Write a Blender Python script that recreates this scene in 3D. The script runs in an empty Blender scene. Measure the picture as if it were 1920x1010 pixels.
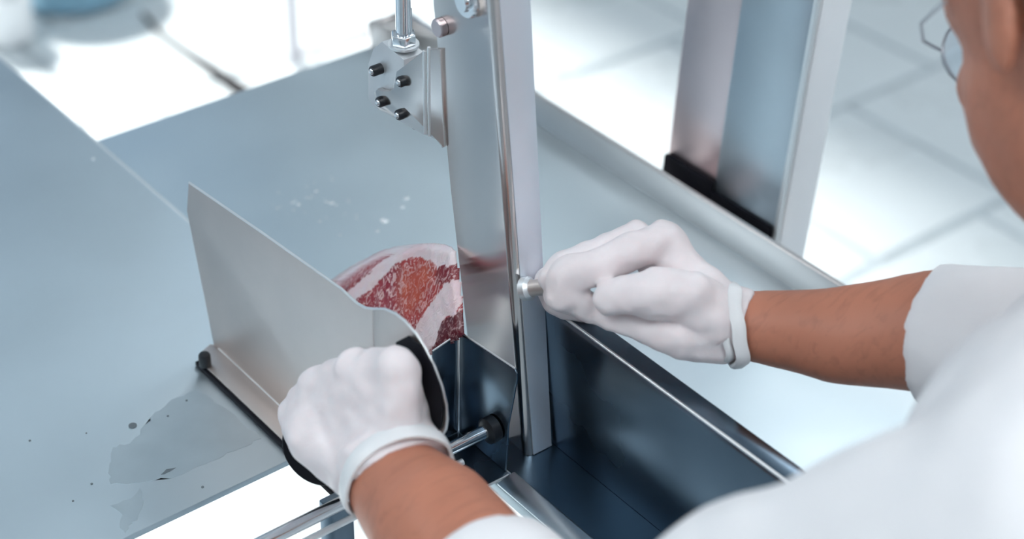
import bpy, bmesh, math, random
from mathutils import Vector, Matrix, noise

S = bpy.context.scene
COL = S.collection
V = Vector
PI = math.pi

# ------------------------------------------------------------------ camera
cam_data = bpy.data.cameras.new('camera')
cam = bpy.data.objects.new('camera', cam_data)
COL.objects.link(cam)
S.camera = cam
_p, _y, _r = math.radians(34.97), math.radians(50.71), math.radians(1.22)
fwd = V((math.cos(_p) * math.cos(_y), math.cos(_p) * math.sin(_y), -math.sin(_p)))
rgt = fwd.cross(V((0, 0, 1))).normalized()
upv = rgt.cross(fwd)
cr = rgt * math.cos(_r) + upv * math.sin(_r)
cu = upv * math.cos(_r) - rgt * math.sin(_r)
CAM = V((-0.51331, -0.73036, 0.73354))
cam.matrix_world = Matrix.Translation(CAM) @ Matrix((cr, cu, -fwd)).transposed().to_4x4()
cam_data.sensor_width = 36
cam_data.lens = 36 * 3357 / 1920
cam_data.clip_start = 0.02
cam_data.dof.use_dof = True
cam_data.dof.focus_distance = 1.07
cam_data.dof.aperture_fstop = 4.6

# ------------------------------------------------------------------ world, sun, exposure
S.view_settings.view_transform = 'Standard'
S.view_settings.look = 'None'
S.view_settings.gamma = 1
S.view_settings.use_curve_mapping = False
S.view_settings.exposure = 0.42
w = bpy.data.worlds.new('sky')
S.world = w
w.use_nodes = True
w.node_tree.nodes['Background'].inputs[0].default_value = (0.42, 0.62, 0.85, 1)
w.node_tree.nodes['Background'].inputs[1].default_value = 0.5
sd = bpy.data.lights.new('sun', 'SUN')
sun = bpy.data.objects.new('sun', sd)
COL.objects.link(sun)
sd.energy = 7.0
sd.angle = math.radians(8)
sd.color = (1.0, 0.98, 0.95)
sun.location = (0.3, 6, 4)
sun.rotation_euler = V((0, 1, 0.84)).to_track_quat('Z', 'Y').to_euler()
PANEL = 5.0          # emission of the added ceiling panels

# ------------------------------------------------------------------ helpers
def rgb(r, g, b):
    f = lambda c: (c / 255 / 12.92) if c / 255 <= .04045 else ((c / 255 + .055) / 1.055) ** 2.4
    return (f(r), f(g), f(b), 1)

def material(name, color, rough=.5, metal=0., spec=.5, var=0., vscale=8., bump=0., bscale=200., stretch=(1, 1, 1),
             sss=0., sss_r=(1, .4, .3), rvar=0., trans=0., emit=None, estr=0, alpha=1):
    m = bpy.data.materials.new(name)
    m.use_nodes = True
    nt = m.node_tree
    b = nt.nodes['Principled BSDF']
    b.inputs['Base Color'].default_value = (*color[:3], 1)
    b.inputs['Roughness'].default_value = rough
    b.inputs['Metallic'].default_value = metal
    b.inputs['Specular IOR Level'].default_value = spec
    b.inputs['Alpha'].default_value = alpha
    b.inputs['Transmission Weight'].default_value = trans
    if sss:
        b.inputs['Subsurface Weight'].default_value = sss
        b.inputs['Subsurface Radius'].default_value = sss_r
        b.inputs['Subsurface Scale'].default_value = .004
    if emit:
        b.inputs['Emission Color'].default_value = (*emit[:3], 1)
        b.inputs['Emission Strength'].default_value = estr
    tc = nt.nodes.new('ShaderNodeTexCoord')
    mp = nt.nodes.new('ShaderNodeMapping')
    mp.inputs['Scale'].default_value = stretch
    nt.links.new(tc.outputs['Object'], mp.inputs[0])
    if var or rvar:
        n = nt.nodes.new('ShaderNodeTexNoise')
        n.inputs['Scale'].default_value = vscale
        n.inputs['Detail'].default_value = 4
        nt.links.new(mp.outputs[0], n.inputs['Vector'])
        if var:
            r = nt.nodes.new('ShaderNodeMapRange')
            r.inputs[1].default_value = .3; r.inputs[2].default_value = .7
            r.inputs[3].default_value = 1 - var; r.inputs[4].default_value = 1 + var
            nt.links.new(n.outputs[0], r.inputs[0])
            mx = nt.nodes.new('ShaderNodeVectorMath'); mx.operation = 'SCALE'
            mx.inputs[0].default_value = color[:3]
            nt.links.new(r.outputs[0], mx.inputs['Scale'])
            nt.links.new(mx.outputs[0], b.inputs['Base Color'])
        if rvar:
            r = nt.nodes.new('ShaderNodeMapRange')
            r.inputs[1].default_value = .3; r.inputs[2].default_value = .7
            r.inputs[3].default_value = rough - rvar; r.inputs[4].default_value = rough + rvar
            nt.links.new(n.outputs[0], r.inputs[0])
            nt.links.new(r.outputs[0], b.inputs['Roughness'])
    if bump:
        n = nt.nodes.new('ShaderNodeTexNoise')
        n.inputs['Scale'].default_value = bscale
        n.inputs['Detail'].default_value = 3
        nt.links.new(mp.outputs[0], n.inputs['Vector'])
        bp = nt.nodes.new('ShaderNodeBump')
        bp.inputs['Strength'].default_value = bump
        bp.inputs['Distance'].default_value = .002
        nt.links.new(n.outputs[0], bp.inputs['Height'])
        nt.links.new(bp.outputs[0], b.inputs['Normal'])
    return m

M = dict(
    table=material('table_steel', (.60, .70, .76), .47, 1, var=.05, vscale=7, rvar=.05, bump=.02, bscale=60),
    tray=material('tray_steel', (.70, .79, .83), .46, 1, var=.04, vscale=7, rvar=.05, bump=.02, bscale=60),
    plate=material('warm_steel', (.68, .61, .575), .45, 1, var=.06, vscale=14, rvar=.04, bump=.03, bscale=90),
    guard=material('guard_steel', (.73, .685, .665), .2, 1, var=.03, vscale=12, rvar=.03),
    dark=material('dark_steel', (.165, .225, .285), .25, 1, var=.08, vscale=12, rvar=.05),  # base darkened to put dark reflections into fence and folded guard
    trough_shade=material('trough_shade_steel', (.09, .14, .19), .3, 1, var=.1, vscale=12, rvar=.04),
    satin=material('lit_side_steel', (.86, .91, .98), .5, .8, var=.03, vscale=10),  # paler than the guard channel: reflected brightness put into the side's colour
    guide=material('pale_guide_steel', (.78, .80, .82), .5, .9, var=.03),  # paler base stands for the light on the rear guide block
    chrome=material('chrome', (.8, .83, .86), .12, 1),
    pale_edge=material('pale_edge_steel', (.92, .94, .95), .45, 1),  # very pale base, so edge beads read as highlights
    post=material('post_steel', (.50, .57, .62), .32, 1, var=.07, vscale=9, rvar=.05),
    post_warm=material('post_strip_steel', (.62, .53, .54), .32, 1, var=.07, vscale=10, rvar=.05),
    lit_white=material('post_lit_side', (.90, .92, .94), .5, 0, var=.03),  # white base puts the post side's bright reflection into its colour
    black=material('matte_black', (.004, .004, .008), .6, spec=.2, var=.2),
    blackmetal=material('black_knob', (.01, .012, .016), .35, var=.2),
    tile=material('tile_glaze', (.66, .72, .74), .3, var=.035, vscale=3, rvar=.08),
    grout=material('grout', (.42, .48, .51), .8, var=.1, vscale=20),
    wall=material('wall_paint', (.70, .72, .74), .7, var=.02),
    ceil=material('ceiling_paint', (.80, .82, .84), .8, var=.02),
    fill_glow=material('fill_panel_glow', (.9, .9, .9), .5, emit=(.92, .965, 1.0), estr=PANEL),
    frame=material('white_frame', (.8, .8, .8), .4, var=.02),
    glove=material('white_glove', (.90, .82, .83), .42, sss=.35, sss_r=(1, .75, .7), var=.05, vscale=45, bump=.12, bscale=220),
    gcuff=material('white_glove_cuff', (.86, .87, .88), .4, sss=.25, sss_r=(1, .9, .9), var=.03, vscale=40),
    cloth=material('white_cotton', (.90, .89, .90), .85, var=.03, vscale=12, bump=.08, bscale=500),
    blue=material('blue_plastic', (.25, .45, .58), .35, var=.05),
    white=material('white_plastic', (.85, .88, .9), .4, var=.03),
    pink=material('pale_rubber', (.72, .70, .74), .5, var=.05),
    hair=material('dark_hair', (.03, .025, .02), .8, bump=.5, bscale=400),
    lens=material('clear_lens', (.9, .95, 1), .05, trans=1.0),
    rimm=material('glasses_rim', (.5, .52, .56), .3, .8),
)

def skin_material():
    m = material('skin', (.53, .21, .13), .5, sss=.12, var=.12, vscale=16)
    nt = m.node_tree
    b = nt.nodes['Principled BSDF']
    tc = nt.nodes.new('ShaderNodeTexCoord')
    mp = nt.nodes.new('ShaderNodeMapping')
    mp.inputs['Rotation'].default_value = (0, 0, math.radians(28))
    mp.inputs['Scale'].default_value = (60, 420, 260)
    nt.links.new(tc.outputs['Object'], mp.inputs[0])
    n = nt.nodes.new('ShaderNodeTexNoise'); n.inputs['Scale'].default_value = .5; n.inputs['Detail'].default_value = 3
    n.inputs['Distortion'].default_value = .8
    nt.links.new(mp.outputs[0], n.inputs['Vector'])
    r = nt.nodes.new('ShaderNodeMapRange')
    r.inputs[1].default_value = .5; r.inputs[2].default_value = .72; r.inputs[3].default_value = 1; r.inputs[4].default_value = .84
    nt.links.new(n.outputs[0], r.inputs[0])
    src = b.inputs['Base Color'].links[0].from_socket
    v = nt.nodes.new('ShaderNodeVectorMath'); v.operation = 'SCALE'
    nt.links.new(src, v.inputs[0]); nt.links.new(r.outputs[0], v.inputs['Scale'])
    nt.links.new(v.outputs[0], b.inputs['Base Color'])
    return m
M['skin'] = skin_material()

def tag(o, label=None, cat=None, group=None, kind=None):
    if label: o['label'] = label
    if cat: o['category'] = cat
    if group: o['group'] = group
    if kind: o['kind'] = kind
    return o

def empty(name, loc, label=None, cat=None, group=None, kind=None):
    o = bpy.data.objects.new(name, None)
    o.empty_display_size = .02
    COL.objects.link(o)
    o.location = loc
    bpy.context.view_layer.update()
    return tag(o, label, cat, group, kind)

def link(name, me, mat, parent=None, smooth=False, label=None):
    if mat: me.materials.append(mat)
    o = bpy.data.objects.new(name, me)
    COL.objects.link(o)
    if smooth:
        me.shade_smooth()
    if parent:
        # meshes are written in world coordinates; shift them into the parent's frame
        t = V((0, 0, 0)); q = parent
        while q:
            t += V(q.location); q = q.parent
        me.transform(Matrix.Translation(-t))
        o.parent = parent
    if label: o['label'] = label
    return o

def obj(name, bm, mat, parent=None, smooth=False, label=None, bevel=0, origin=True, seg=2):
    me = bpy.data.meshes.new(name)
    bmesh.ops.recalc_face_normals(bm, faces=bm.faces)
    if bevel:
        es = [e for e in bm.edges if len(e.link_faces) == 2 and e.calc_face_angle(0) > .5]
        bmesh.ops.bevel(bm, geom=es, offset=bevel, segments=seg, affect='EDGES', profile=.5, clamp_overlap=True)
    bm.to_mesh(me); bm.free()
    if bevel and not smooth:
        me.shade_smooth()
        me.set_sharp_from_angle(angle=math.radians(35))
    elif smooth:
        me.shade_smooth()
        me.set_sharp_from_angle(angle=math.radians(40))
    return link(name, me, mat, parent, False, label)

def box(bm, x0, x1, y0, y1, z0, z1):
    vs = [bm.verts.new(p) for p in ((x0, y0, z0), (x1, y0, z0), (x1, y1, z0), (x0, y1, z0), (x0, y0, z1), (x1, y0, z1), (x1, y1, z1), (x0, y1, z1))]
    for f in ((0, 3, 2, 1), (4, 5, 6, 7), (0, 1, 5, 4), (1, 2, 6, 5), (2, 3, 7, 6), (3, 0, 4, 7)):
        bm.faces.new([vs[i] for i in f])
    return vs

def hexa(bm, p):
    """eight corners: four of one face then the four facing them"""
    vs = [bm.verts.new(q) for q in p]
    for f in ((0, 3, 2, 1), (4, 5, 6, 7), (0, 1, 5, 4), (1, 2, 6, 5), (2, 3, 7, 6), (3, 0, 4, 7)):
        bm.faces.new([vs[i] for i in f])

def prism(bm, pts, off):
    """a plate: polygon pts swept by off"""
    off = V(off)
    a = [bm.verts.new(p) for p in pts]
    b = [bm.verts.new(V(p) + off) for p in pts]
    n = len(pts)
    bm.faces.new(a); bm.faces.new(b[::-1])
    for i in range(n):
        bm.faces.new((a[i], b[i], b[(i + 1) % n], a[(i + 1) % n]))

def strip(bm, prof, s0, s1, th_dir):
    """fold sheet: profile points joined by swept quads with thickness"""
    pass

def frame_of(d):
    d = V(d).normalized()
    a = d.cross(V((0, 0, 1)))
    if a.length < 1e-3: a = d.cross(V((0, 1, 0)))
    a.normalize()
    return d, a, d.cross(a).normalized()

def tube(bm, pts, rad, n=16, flat=1.0, cap=True):
    pts = [V(p) for p in pts]
    if not isinstance(rad, (list, tuple)): rad = [rad] * len(pts)
    rings = []
    d, a, b = frame_of(pts[1] - pts[0])
    for i, p in enumerate(pts):
        t = (pts[min(i + 1, len(pts) - 1)] - pts[max(i - 1, 0)]).normalized()
        a = (a - t * a.dot(t)).normalized(); b = t.cross(a)
        rings.append([bm.verts.new(p + (a * math.cos(2 * PI * k / n) + b * flat * math.sin(2 * PI * k / n)) * rad[i]) for k in range(n)])
    for r0, r1 in zip(rings, rings[1:]):
        for k in range(n):
            bm.faces.new((r0[k], r0[(k + 1) % n], r1[(k + 1) % n], r1[k]))
    if cap:
        bm.faces.new(rings[0][::-1]); bm.faces.new(rings[-1])

def arc(c, r, a0, a1, n, ax=1, ay=2):
    out = []
    for i in range(n + 1):
        t = math.radians(a0 + (a1 - a0) * i / n)
        p = list(c); p[ax] += r * math.cos(t); p[ay] += r * math.sin(t)
        out.append(tuple(p))
    return out

# organic surfaces: overlapping tapered limbs fused into ONE continuous mesh by a voxel remesh
def cone(bm, p0, r0, p1, r1, n=20, rounded=True):
    p0, p1 = V(p0), V(p1)
    tube(bm, [p0, p1], [r0, r1], n)
    if rounded:
        ball(bm, p0, r0); ball(bm, p1, r1)

def ball(bm, c, r, sc=None, rot=None, sub=3):
    mt = Matrix.Translation(V(c))
    if rot is not None: mt = mt @ rot.to_4x4()
    if sc: mt = mt @ Matrix.Diagonal((*sc, 1))
    bmesh.ops.create_icosphere(bm, subdivisions=sub, radius=r, matrix=mt)

def chain(bm, pts, rounded=True):
    for (p0, r0), (p1, r1) in zip(pts, pts[1:]):
        cone(bm, p0, r0, p1, r1, rounded=rounded)

def fuse(bm, voxel, smooth=4, factor=.5):
    me = bpy.data.meshes.new('tmp')
    bm.to_mesh(me); bm.free()
    o = bpy.data.objects.new('tmp', me)
    COL.objects.link(o)
    md = o.modifiers.new('r', 'REMESH'); md.mode = 'VOXEL'; md.voxel_size = voxel; md.adaptivity = 0
    if smooth:
        sm = o.modifiers.new('s', 'SMOOTH'); sm.iterations = smooth; sm.factor = factor
    bpy.context.view_layer.update()
    dg = bpy.context.evaluated_depsgraph_get()
    out = bpy.data.meshes.new_from_object(o.evaluated_get(dg))
    bpy.data.objects.remove(o); bpy.data.meshes.remove(me)
    out.shade_smooth()
    return out

def displace(me, amp, scale, off=0):
    me.update()
    ns = [v.normal.copy() for v in me.vertices]
    for v, n in zip(me.vertices, ns):
        v.co += n * amp * noise.noise(v.co * scale + V((off, off, off)))

# ------------------------------------------------------------------ the room
FZ = -.85
X0, X1, Y0, Y1, ZC = -3.0, 4.2, -3.0, 3.6, 1.9
def setting(name, bm, mat, parent=None, bevel=0):
    return tag(obj(name, bm, mat, parent, bevel=bevel), kind='structure')
bm = bmesh.new(); box(bm, X0 - .1, X1 + .1, Y0 - .1, Y1 + .1, FZ - .1, FZ - .004)
floor = setting('floor', bm, M['grout'])
bm = bmesh.new(); box(bm, X0 - .1, X1 + .1, Y0 - .1, Y1 + .1, ZC, ZC + .1)
setting('ceiling', bm, M['ceil'])
bm = bmesh.new(); box(bm, X0 - .1, X0, Y0, Y1, FZ, ZC); setting('wall_left', bm, M['wall'])
bm = bmesh.new(); box(bm, X1, X1 + .1, Y0, Y1, FZ, ZC); setting('wall_right', bm, M['wall'])
bm = bmesh.new(); box(bm, X0, X1, Y0 - .1, Y0, FZ, ZC); setting('wall_front', bm, M['wall'])
WX0, WX1, WZ0, WZ1 = -1.2, 1.47, .1, 1.86     # tall window in the far wall
bm = bmesh.new()
box(bm, X0, WX0, Y1, Y1 + .1, FZ, ZC); box(bm, WX1, X1, Y1, Y1 + .1, FZ, ZC)
box(bm, WX0, WX1, Y1, Y1 + .1, FZ, WZ0); box(bm, WX0, WX1, Y1, Y1 + .1, WZ1, ZC)
setting('wall_back', bm, M['wall'])
win = empty('window_1', ((WX0 + WX1) / 2, Y1, WZ0), kind='structure')
bm = bmesh.new()
t = .025
box(bm, WX0, WX0 + t, Y1 + .02, Y1 + .08, WZ0, WZ1); box(bm, WX1 - t, WX1, Y1 + .02, Y1 + .08, WZ0, WZ1)
box(bm, WX0 + t, WX1 - t, Y1 + .02, Y1 + .08, WZ0, WZ0 + t); box(bm, WX0 + t, WX1 - t, Y1 + .02, Y1 + .08, WZ1 - t, WZ1)
obj('window_frame', bm, M['frame'], win)

# floor tiles in running bond
TX, TY, G = .328, .373, .0075
tiles_me = None
def tile_mesh():
    bm = bmesh.new()
    box(bm, -TX / 2 + G, TX / 2 - G, -TY / 2 + G, TY / 2 - G, -.006, 0)
    es = [e for e in bm.edges if all(v.co.z > -.001 for v in e.verts)]
    bmesh.ops.bevel(bm, geom=es, offset=.003, segments=1, affect='EDGES')
    me = bpy.data.meshes.new('tile'); bmesh.ops.recalc_face_normals(bm, faces=bm.faces); bm.to_mesh(me); bm.free()
    me.materials.append(M['tile'])
    return me
tiles_me = tile_mesh()
random.seed(4)
for j in range(-4, 8):
    offs = 1.39 if j % 2 == 0 else 1.629
    for i in range(-6, 7):
        x = offs + (i + .5) * TX; y = .69 + (j + .5) * TY
        if x < -.5 or x > 3.6 or y > Y1 - TY / 2: continue
        o = bpy.data.objects.new('tile', tiles_me)
        COL.objects.link(o); o.parent = floor
        o.location = (x, y, FZ + random.uniform(-.0006, .0006))
        o.rotation_euler = (random.uniform(-.002, .002), random.uniform(-.002, .002), 0)

# added ceiling panels: unseen, placed to light the metal, gloves and coat
def fill_panel(x, y, label, sx=.6, sy=1.2):
    if 'small' in label: sx, sy = .3, .6
    e = empty('fill_panel', (x, y, ZC), label, 'light', 'added ceiling fill panels')
    bm = bmesh.new()
    for a in ((-sx / 2 - .03, -sx / 2, -sy / 2 - .03, sy / 2 + .03), (sx / 2, sx / 2 + .03, -sy / 2 - .03, sy / 2 + .03),
              (-sx / 2, sx / 2, -sy / 2 - .03, -sy / 2), (-sx / 2, sx / 2, sy / 2, sy / 2 + .03)):
        box(bm, x + a[0], x + a[1], y + a[2], y + a[3], ZC - .04, ZC)
    obj('frame', bm, M['frame'], e)
    bm = bmesh.new(); box(bm, x - sx / 2, x + sx / 2, y - sy / 2, y + sy / 2, ZC - .03, ZC - .01)
    obj('fill_panel_face', bm, M['fill_glow'], e)
for (x, y, lb) in ((-1.3, -.3, 'added ceiling fill panel to the left of the camera'), (-.2, -1.4, 'added ceiling fill panel behind the camera'),
                   (-1.6, 1.5, 'added ceiling fill panel beyond the sliding table'), (1.1, -1.7, 'added ceiling fill panel behind the butcher'),
                   (2.0, .4, 'added ceiling fill panel above the machine post'), (2.6, -1.8, 'added ceiling fill panel in the far right corner of the room'), (1.55, 1.65, 'small added ceiling fill panel near the tall window')):
    fill_panel(x, y, lb)

# ------------------------------------------------------------------ sliding table (left)
TH = .0035
slide = empty('sliding_table', (-.4, .3, 0), 'large blue-grey steel sliding table filling the left side, under the upright pusher plate', 'table')
bm = bmesh.new(); box(bm, -.85, -.0025, .002, .8, -.0025, .0025)
obj('table_top', bm, M['table'], slide, bevel=.0009)
bm = bmesh.new(); tube(bm, [(-.0028, .002, .0020), (-.0028, .8, .0020)], .0011, 8)
obj('highlight_bead', bm, M['pale_edge'], slide, smooth=True)  # bead added to draw the highlight along the table edge
# wet smear and specks left on the plate
def film(pts, z, name, mat, parent, th=.0002):
    bm = bmesh.new(); prism(bm, [(x, y, z) for x, y in pts], (0, 0, th))
    bmesh.ops.triangulate(bm, faces=[f for f in bm.faces if len(f.verts) > 4])
    return obj(name, bm, mat, parent)
M['wet'] = material('wet_smear', (.60, .68, .72), .44, 1, var=.04, vscale=60, rvar=.04)
M['scrape'] = material('grey_scrape', (.16, .19, .21), .5, .3, var=.1)
random.seed(9)
def ragged(pts, amp=.002, sub=5):
    out = []
    for i in range(len(pts)):
        a, b = V((*pts[i], 0)), V((*pts[(i + 1) % len(pts)], 0))
        for k in range(sub):
            p = a.lerp(b, k / sub); out.append((p.x + random.uniform(-amp, amp) * (k > 0), p.y + random.uniform(-amp, amp) * (k > 0)))
    return out
smear = [(-0.09823, 0.09574), (-0.11733, 0.09661), (-0.13471, 0.08972), (-0.13864, 0.08610), (-0.15799, 0.07491), (-0.16859, 0.07791), (-0.17806, 0.06503), (-0.18614, 0.04793), (-0.17092, 0.03808), (-0.15143, 0.03045), (-0.13154, 0.02940), (-0.11077, 0.02921), (-0.09146, 0.02914), (-0.09312, 0.06462)]
film(ragged([s[:2] for s in smear], .0012), .0025, 'wet_smear', M['wet'], slide)
film(ragged([(-0.19596, 0.03161), (-0.18296, 0.02932), (-0.17403, 0.03442), (-0.17781, 0.02240), (-0.18876, 0.01036), (-0.19544, 0.00974), (-0.19997, 0.00466), (-0.20025, 0.01057), (-0.19350, 0.01978)], .001, 3), .0025, 'wet_smear', M['wet'], slide)
film(ragged([(-0.15788, 0.03723), (-0.15287, 0.03955), (-0.14750, 0.03728), (-0.15231, 0.03665), (-0.15610, 0.03648)], .0003, 2), .0027, 'scratch', M['scrape'], slide)
def disc(bm, c, r, h, n=20, ax='Z'):
    d = {'Z': V((0, 0, 1)), 'X': V((1, 0, 0)), 'Y': V((0, 1, 0))}[ax]
    tube(bm, [V(c), V(c) + d * h], r, n)
bm = bmesh.new(); disc(bm, (-0.14893, 0.08871, 0.00250), .0026, .0006)
obj('plug', bm, M['scrape'], slide, label='small dark plug set in the steel')
bm = bmesh.new()
for c, r in (((-0.20655, 0.11462, 0.00250), .0008), ((-0.19507, 0.05538, 0.00250), .0008), ((-0.21105, 0.04849, 0.00250), .0007), ((-0.17541, 0.09983, 0.00250), .0005), ((-0.14354, 0.01225, 0.00250), .0009), ((-0.12669, 0.08359, 0.00250), .0008), ((-0.10948, 0.08994, 0.00250), .0008)):
    disc(bm, c, r, .0004, 10)
tag(obj('dirt_specks', bm, M['scrape'], slide), kind='stuff')
bm = bmesh.new(); ball(bm, (-0.01729, 0.39095, 0.00280), .0012, sub=2)
obj('crumb', bm, M['white'], slide, label='tiny white crumb')

# guide rail along the front of the sliding table
rail = empty('guide_rail', (-.3, -.076, .0), 'round steel guide rod running under the left wrist to a black knob', 'rail')
bm = bmesh.new(); tube(bm, [(-.62, -.076, .030), (.007, -.076, .030)], .0042, 20)
obj('rod', bm, M['chrome'], rail, smooth=True)
bm = bmesh.new(); tube(bm, [(-.62, -.082, .0215), (-.018, -.082, .0215)], .0022, 14)
obj('lower_rod', bm, M['pale_edge'], rail, smooth=True)
bm = bmesh.new(); tube(bm, [(.003, -.0765, .030), (.0045, -.0765, .030), (.0105, -.0765, .030)], [.006, .0085, .0085], 20)
obj('knob', bm, M['blackmetal'], rail, smooth=True)
bm = bmesh.new(); box(bm, -.108, -.092, -.0745, -.062, FZ, .0262)
obj('support_leg', bm, M['dark'], rail, bevel=.001)
bm = bmesh.new(); box(bm, -.618, -.60, -.084, -.058, FZ, .0262)
obj('support_leg', bm, M['dark'], rail, bevel=.001)

# ------------------------------------------------------------------ fixed table (right) with raised rim
fixed = empty('saw_table', (.16, 0, 0), 'fixed steel saw table with raised rim, carrying the tall blade guard and fence', 'table')
YE = -.37
bm = bmesh.new(); box(bm, .001, .297, YE, .42, -.0085, -.0005)
obj('table_top', bm, M['tray'], fixed, bevel=.0009)
bm = bmesh.new()      # raised rim: inner face, top and outer face, mitred at the back corner
prism(bm, [(.295, YE, -.004), (.297, YE, .0235), (.300, YE, .0245), (.324, YE, .0015), (.324, YE, -.012), (.298, YE, -.012)], (0, .42 - YE, 0))
obj('rim', bm, M['guard'], fixed, bevel=.0008)
bm = bmesh.new(); box(bm, .262, .2965, .414, .42, -.0005, .024)
obj('rim_return', bm, M['guard'], fixed, bevel=.0006)
bm = bmesh.new()      # edge lip of the front part of the table
prism(bm, [(.001, YE, -.0005), (.0145, YE, -.0005), (.0145, YE, .0032), (.013, YE, .0036), (.001, YE, .0010)], (0, -.092 - YE, 0))
obj('edge_lip', bm, M['post'], fixed, bevel=.0004)
for (x, y) in ((.27, .36), (.27, YE + .02)):
    bm = bmesh.new(); box(bm, x - .015, x + .015, y - .015, y + .015, FZ, -.0086)
    obj('leg', bm, M['dark'], fixed, bevel=.001)
bm = bmesh.new(); box(bm, .0146, .0518, YE, -.062, -.0005, .0004)  # thin dark sheet added to carry the shade over the trough floor
obj('shade_strip', bm, M['trough_shade'], fixed, label='dark strip standing for the shade on the trough floor')
# white drops and bone dust on the table
bm = bmesh.new()
random.seed(3)
for c, r in (((0.09725, 0.23174, 0.00000), .0013), ((0.07624, 0.24482, 0.00000), .0010), ((0.09706, 0.25245, 0.00000), .0010), ((0.09488, 0.23538, 0.00000), .0008), ((0.14552, 0.20275, 0.00000), .0014), ((0.13635, 0.19483, 0.00000), .0011), ((0.11450, 0.18677, 0.00000), .0018), ((0.11417, 0.18972, 0.00000), .0013), ((0.10273, 0.17961, 0.00000), .0010), ((0.07611, 0.21578, -0.00000), .0008), ((0.07362, 0.24957, 0.00000), .0008), ((0.06073, 0.25009, 0.00000), .0007), ((0.08632, 0.24929, 0.00000), .0007), ((0.09815, 0.22736, 0.00000), .0007)):
    ball(bm, c, r * 1.35, (1.4, 1, .4), sub=1)
for i in range(26):
    ball(bm, (random.uniform(.06, .12), random.uniform(.19, .27), -.0003), random.uniform(.0004, .0009), (1.3, 1, .4), sub=1)
for c in ((0.04734, -0.09517, 0.00000), (0.04491, -0.09394, 0.00000), (0.04772, -0.14117, 0.00000), (0.04934, -0.14422, 0.00000), (0.06057, -0.15103, 0.00000), (0.06064, -0.17013, 0.00000), (0.04751, -0.15118, 0.00000)):
    ball(bm, c, .0009, (1.5, 1, .4), sub=1)
tag(obj('bone_dust', bm, M['white'], fixed), kind='stuff')

# ------------------------------------------------------------------ thickness fence
fence = empty('fence', (.06, -.2, 0), 'upright bent steel fence plate along the dark trough below the right fist', 'fence')
FT = .1
FY0, FY1 = YE + .005, -.070
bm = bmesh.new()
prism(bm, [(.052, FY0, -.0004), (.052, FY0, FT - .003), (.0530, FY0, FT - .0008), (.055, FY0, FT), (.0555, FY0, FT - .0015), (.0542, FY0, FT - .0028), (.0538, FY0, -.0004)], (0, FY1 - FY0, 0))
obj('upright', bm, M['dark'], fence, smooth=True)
bm = bmesh.new()
prism(bm, [(.0556, FY0, FT), (.0685, FY0, FT - .0008), (.0700, FY0, FT - .002), (.0700, FY0, FT - .010), (.0685, FY0, FT - .010), (.0680, FY0, FT - .0026), (.0556, FY0, FT - .0016)], (0, FY1 - FY0, 0))
obj('top_flange', bm, M['dark'], fence, bevel=.0004)
bm = bmesh.new(); tube(bm, [(.0545, FY0, FT - .0005), (.0545, FY1, FT - .0005)], .0011, 10)
obj('highlight_bead', bm, M['pale_edge'], fence, smooth=True)  # pale bead drawing the highlight along the fold
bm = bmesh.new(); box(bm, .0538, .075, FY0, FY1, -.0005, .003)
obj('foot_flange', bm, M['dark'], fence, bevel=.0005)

# ------------------------------------------------------------------ blade guard column
col = empty('blade_guard', (.04, -.06, 0), 'tall tapering steel blade guard column standing in the centre of the saw', 'guard')
def gy(z, side):     # left and right limits of the broad face at height z
    if side == 'r': return -.0845 + .136 * z
    return -.031 + .17 * z if z < .155 else (-.0046 + .10 * (z - .155) + .035 * (z - .155))
def gx(z): return .0495 + .022 * max(0, z)
GTOP = .78
def col_ring(z):
    x = .032; yl, yr, xb = gy(z, 'l'), gy(z, 'r'), gx(z)
    e = .0042
    # broad face, rounded front edge, narrow right face
    pts = [(x, yl, z), (x, yr + e * 2.0, z), (x - .0010, yr + e * 1.5, z), (x - .0012, yr + e * .8, z), (x + .0002, yr + .0012, z), (x + .003, yr, z), (x + .007, yr, z), (xb - .0015, yr + .0002, z), (xb, yr + .0016, z),
           (xb, yr + .004, z), (xb - .0012, yr + .004, z), (x + .0035, yr + .0032, z), (x + .0022, yr + e * 1.2, z), (x + .0018, yr + e * 2, z), (x + .0018, yl, z)]
    return pts
bm = bmesh.new()
zs = [.0008, .004, .03, .06, .09, .12, .1535, .1565, .19, .25, .30, .40, .55, GTOP]
rings = [[bm.verts.new(p) for p in col_ring(z)] for z in zs]
for a, b in zip(rings, rings[1:]):
    n = len(a)
    for k in range(n): bm.faces.new((a[k], a[(k + 1) % n], b[(k + 1) % n], b[k]))
bm.faces.new(rings[0]); bm.faces.new(rings[-1][::-1])
obj('guard_channel', bm, M['guard'], col, smooth=True)
bm = bmesh.new(); box(bm, .0345, .0395, -.040, -.034, .003, .36)
obj('saw_blade', bm, M['dark'], col)
bm = bmesh.new()
hexa(bm, [(.0352, gy(.001, 'r') - .0008, .001), (gx(0) + .0002, gy(.001, 'r') - .0008, .001), (gx(0) + .0002, gy(.001, 'r') - .0001, .001), (.0352, gy(.001, 'r') - .0001, .001)]
     + [(.0352, gy(GTOP, 'r') - .0008, GTOP), (gx(GTOP) + .0002, gy(GTOP, 'r') - .0008, GTOP), (gx(GTOP) + .0002, gy(GTOP, 'r') - .0001, GTOP), (.0352, gy(GTOP, 'r') - .0001, GTOP)])
obj('lit_side_face', bm, M['satin'], col, bevel=.0002, label='satin side face coloured paler to look lit')
# narrow folded return at the left side of the broad face, above the step
bm = bmesh.new()
hexa(bm, [(.0322, .0, .1555), (.0338, .0, .1555), (.0338, -.0046, .1555), (.0322, -.0046, .1555)] + [(.0322, .0215, .32), (.0338, .0215, .32), (.0338, .0171, .32), (.0322, .0171, .32)])
bm.free()
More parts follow.
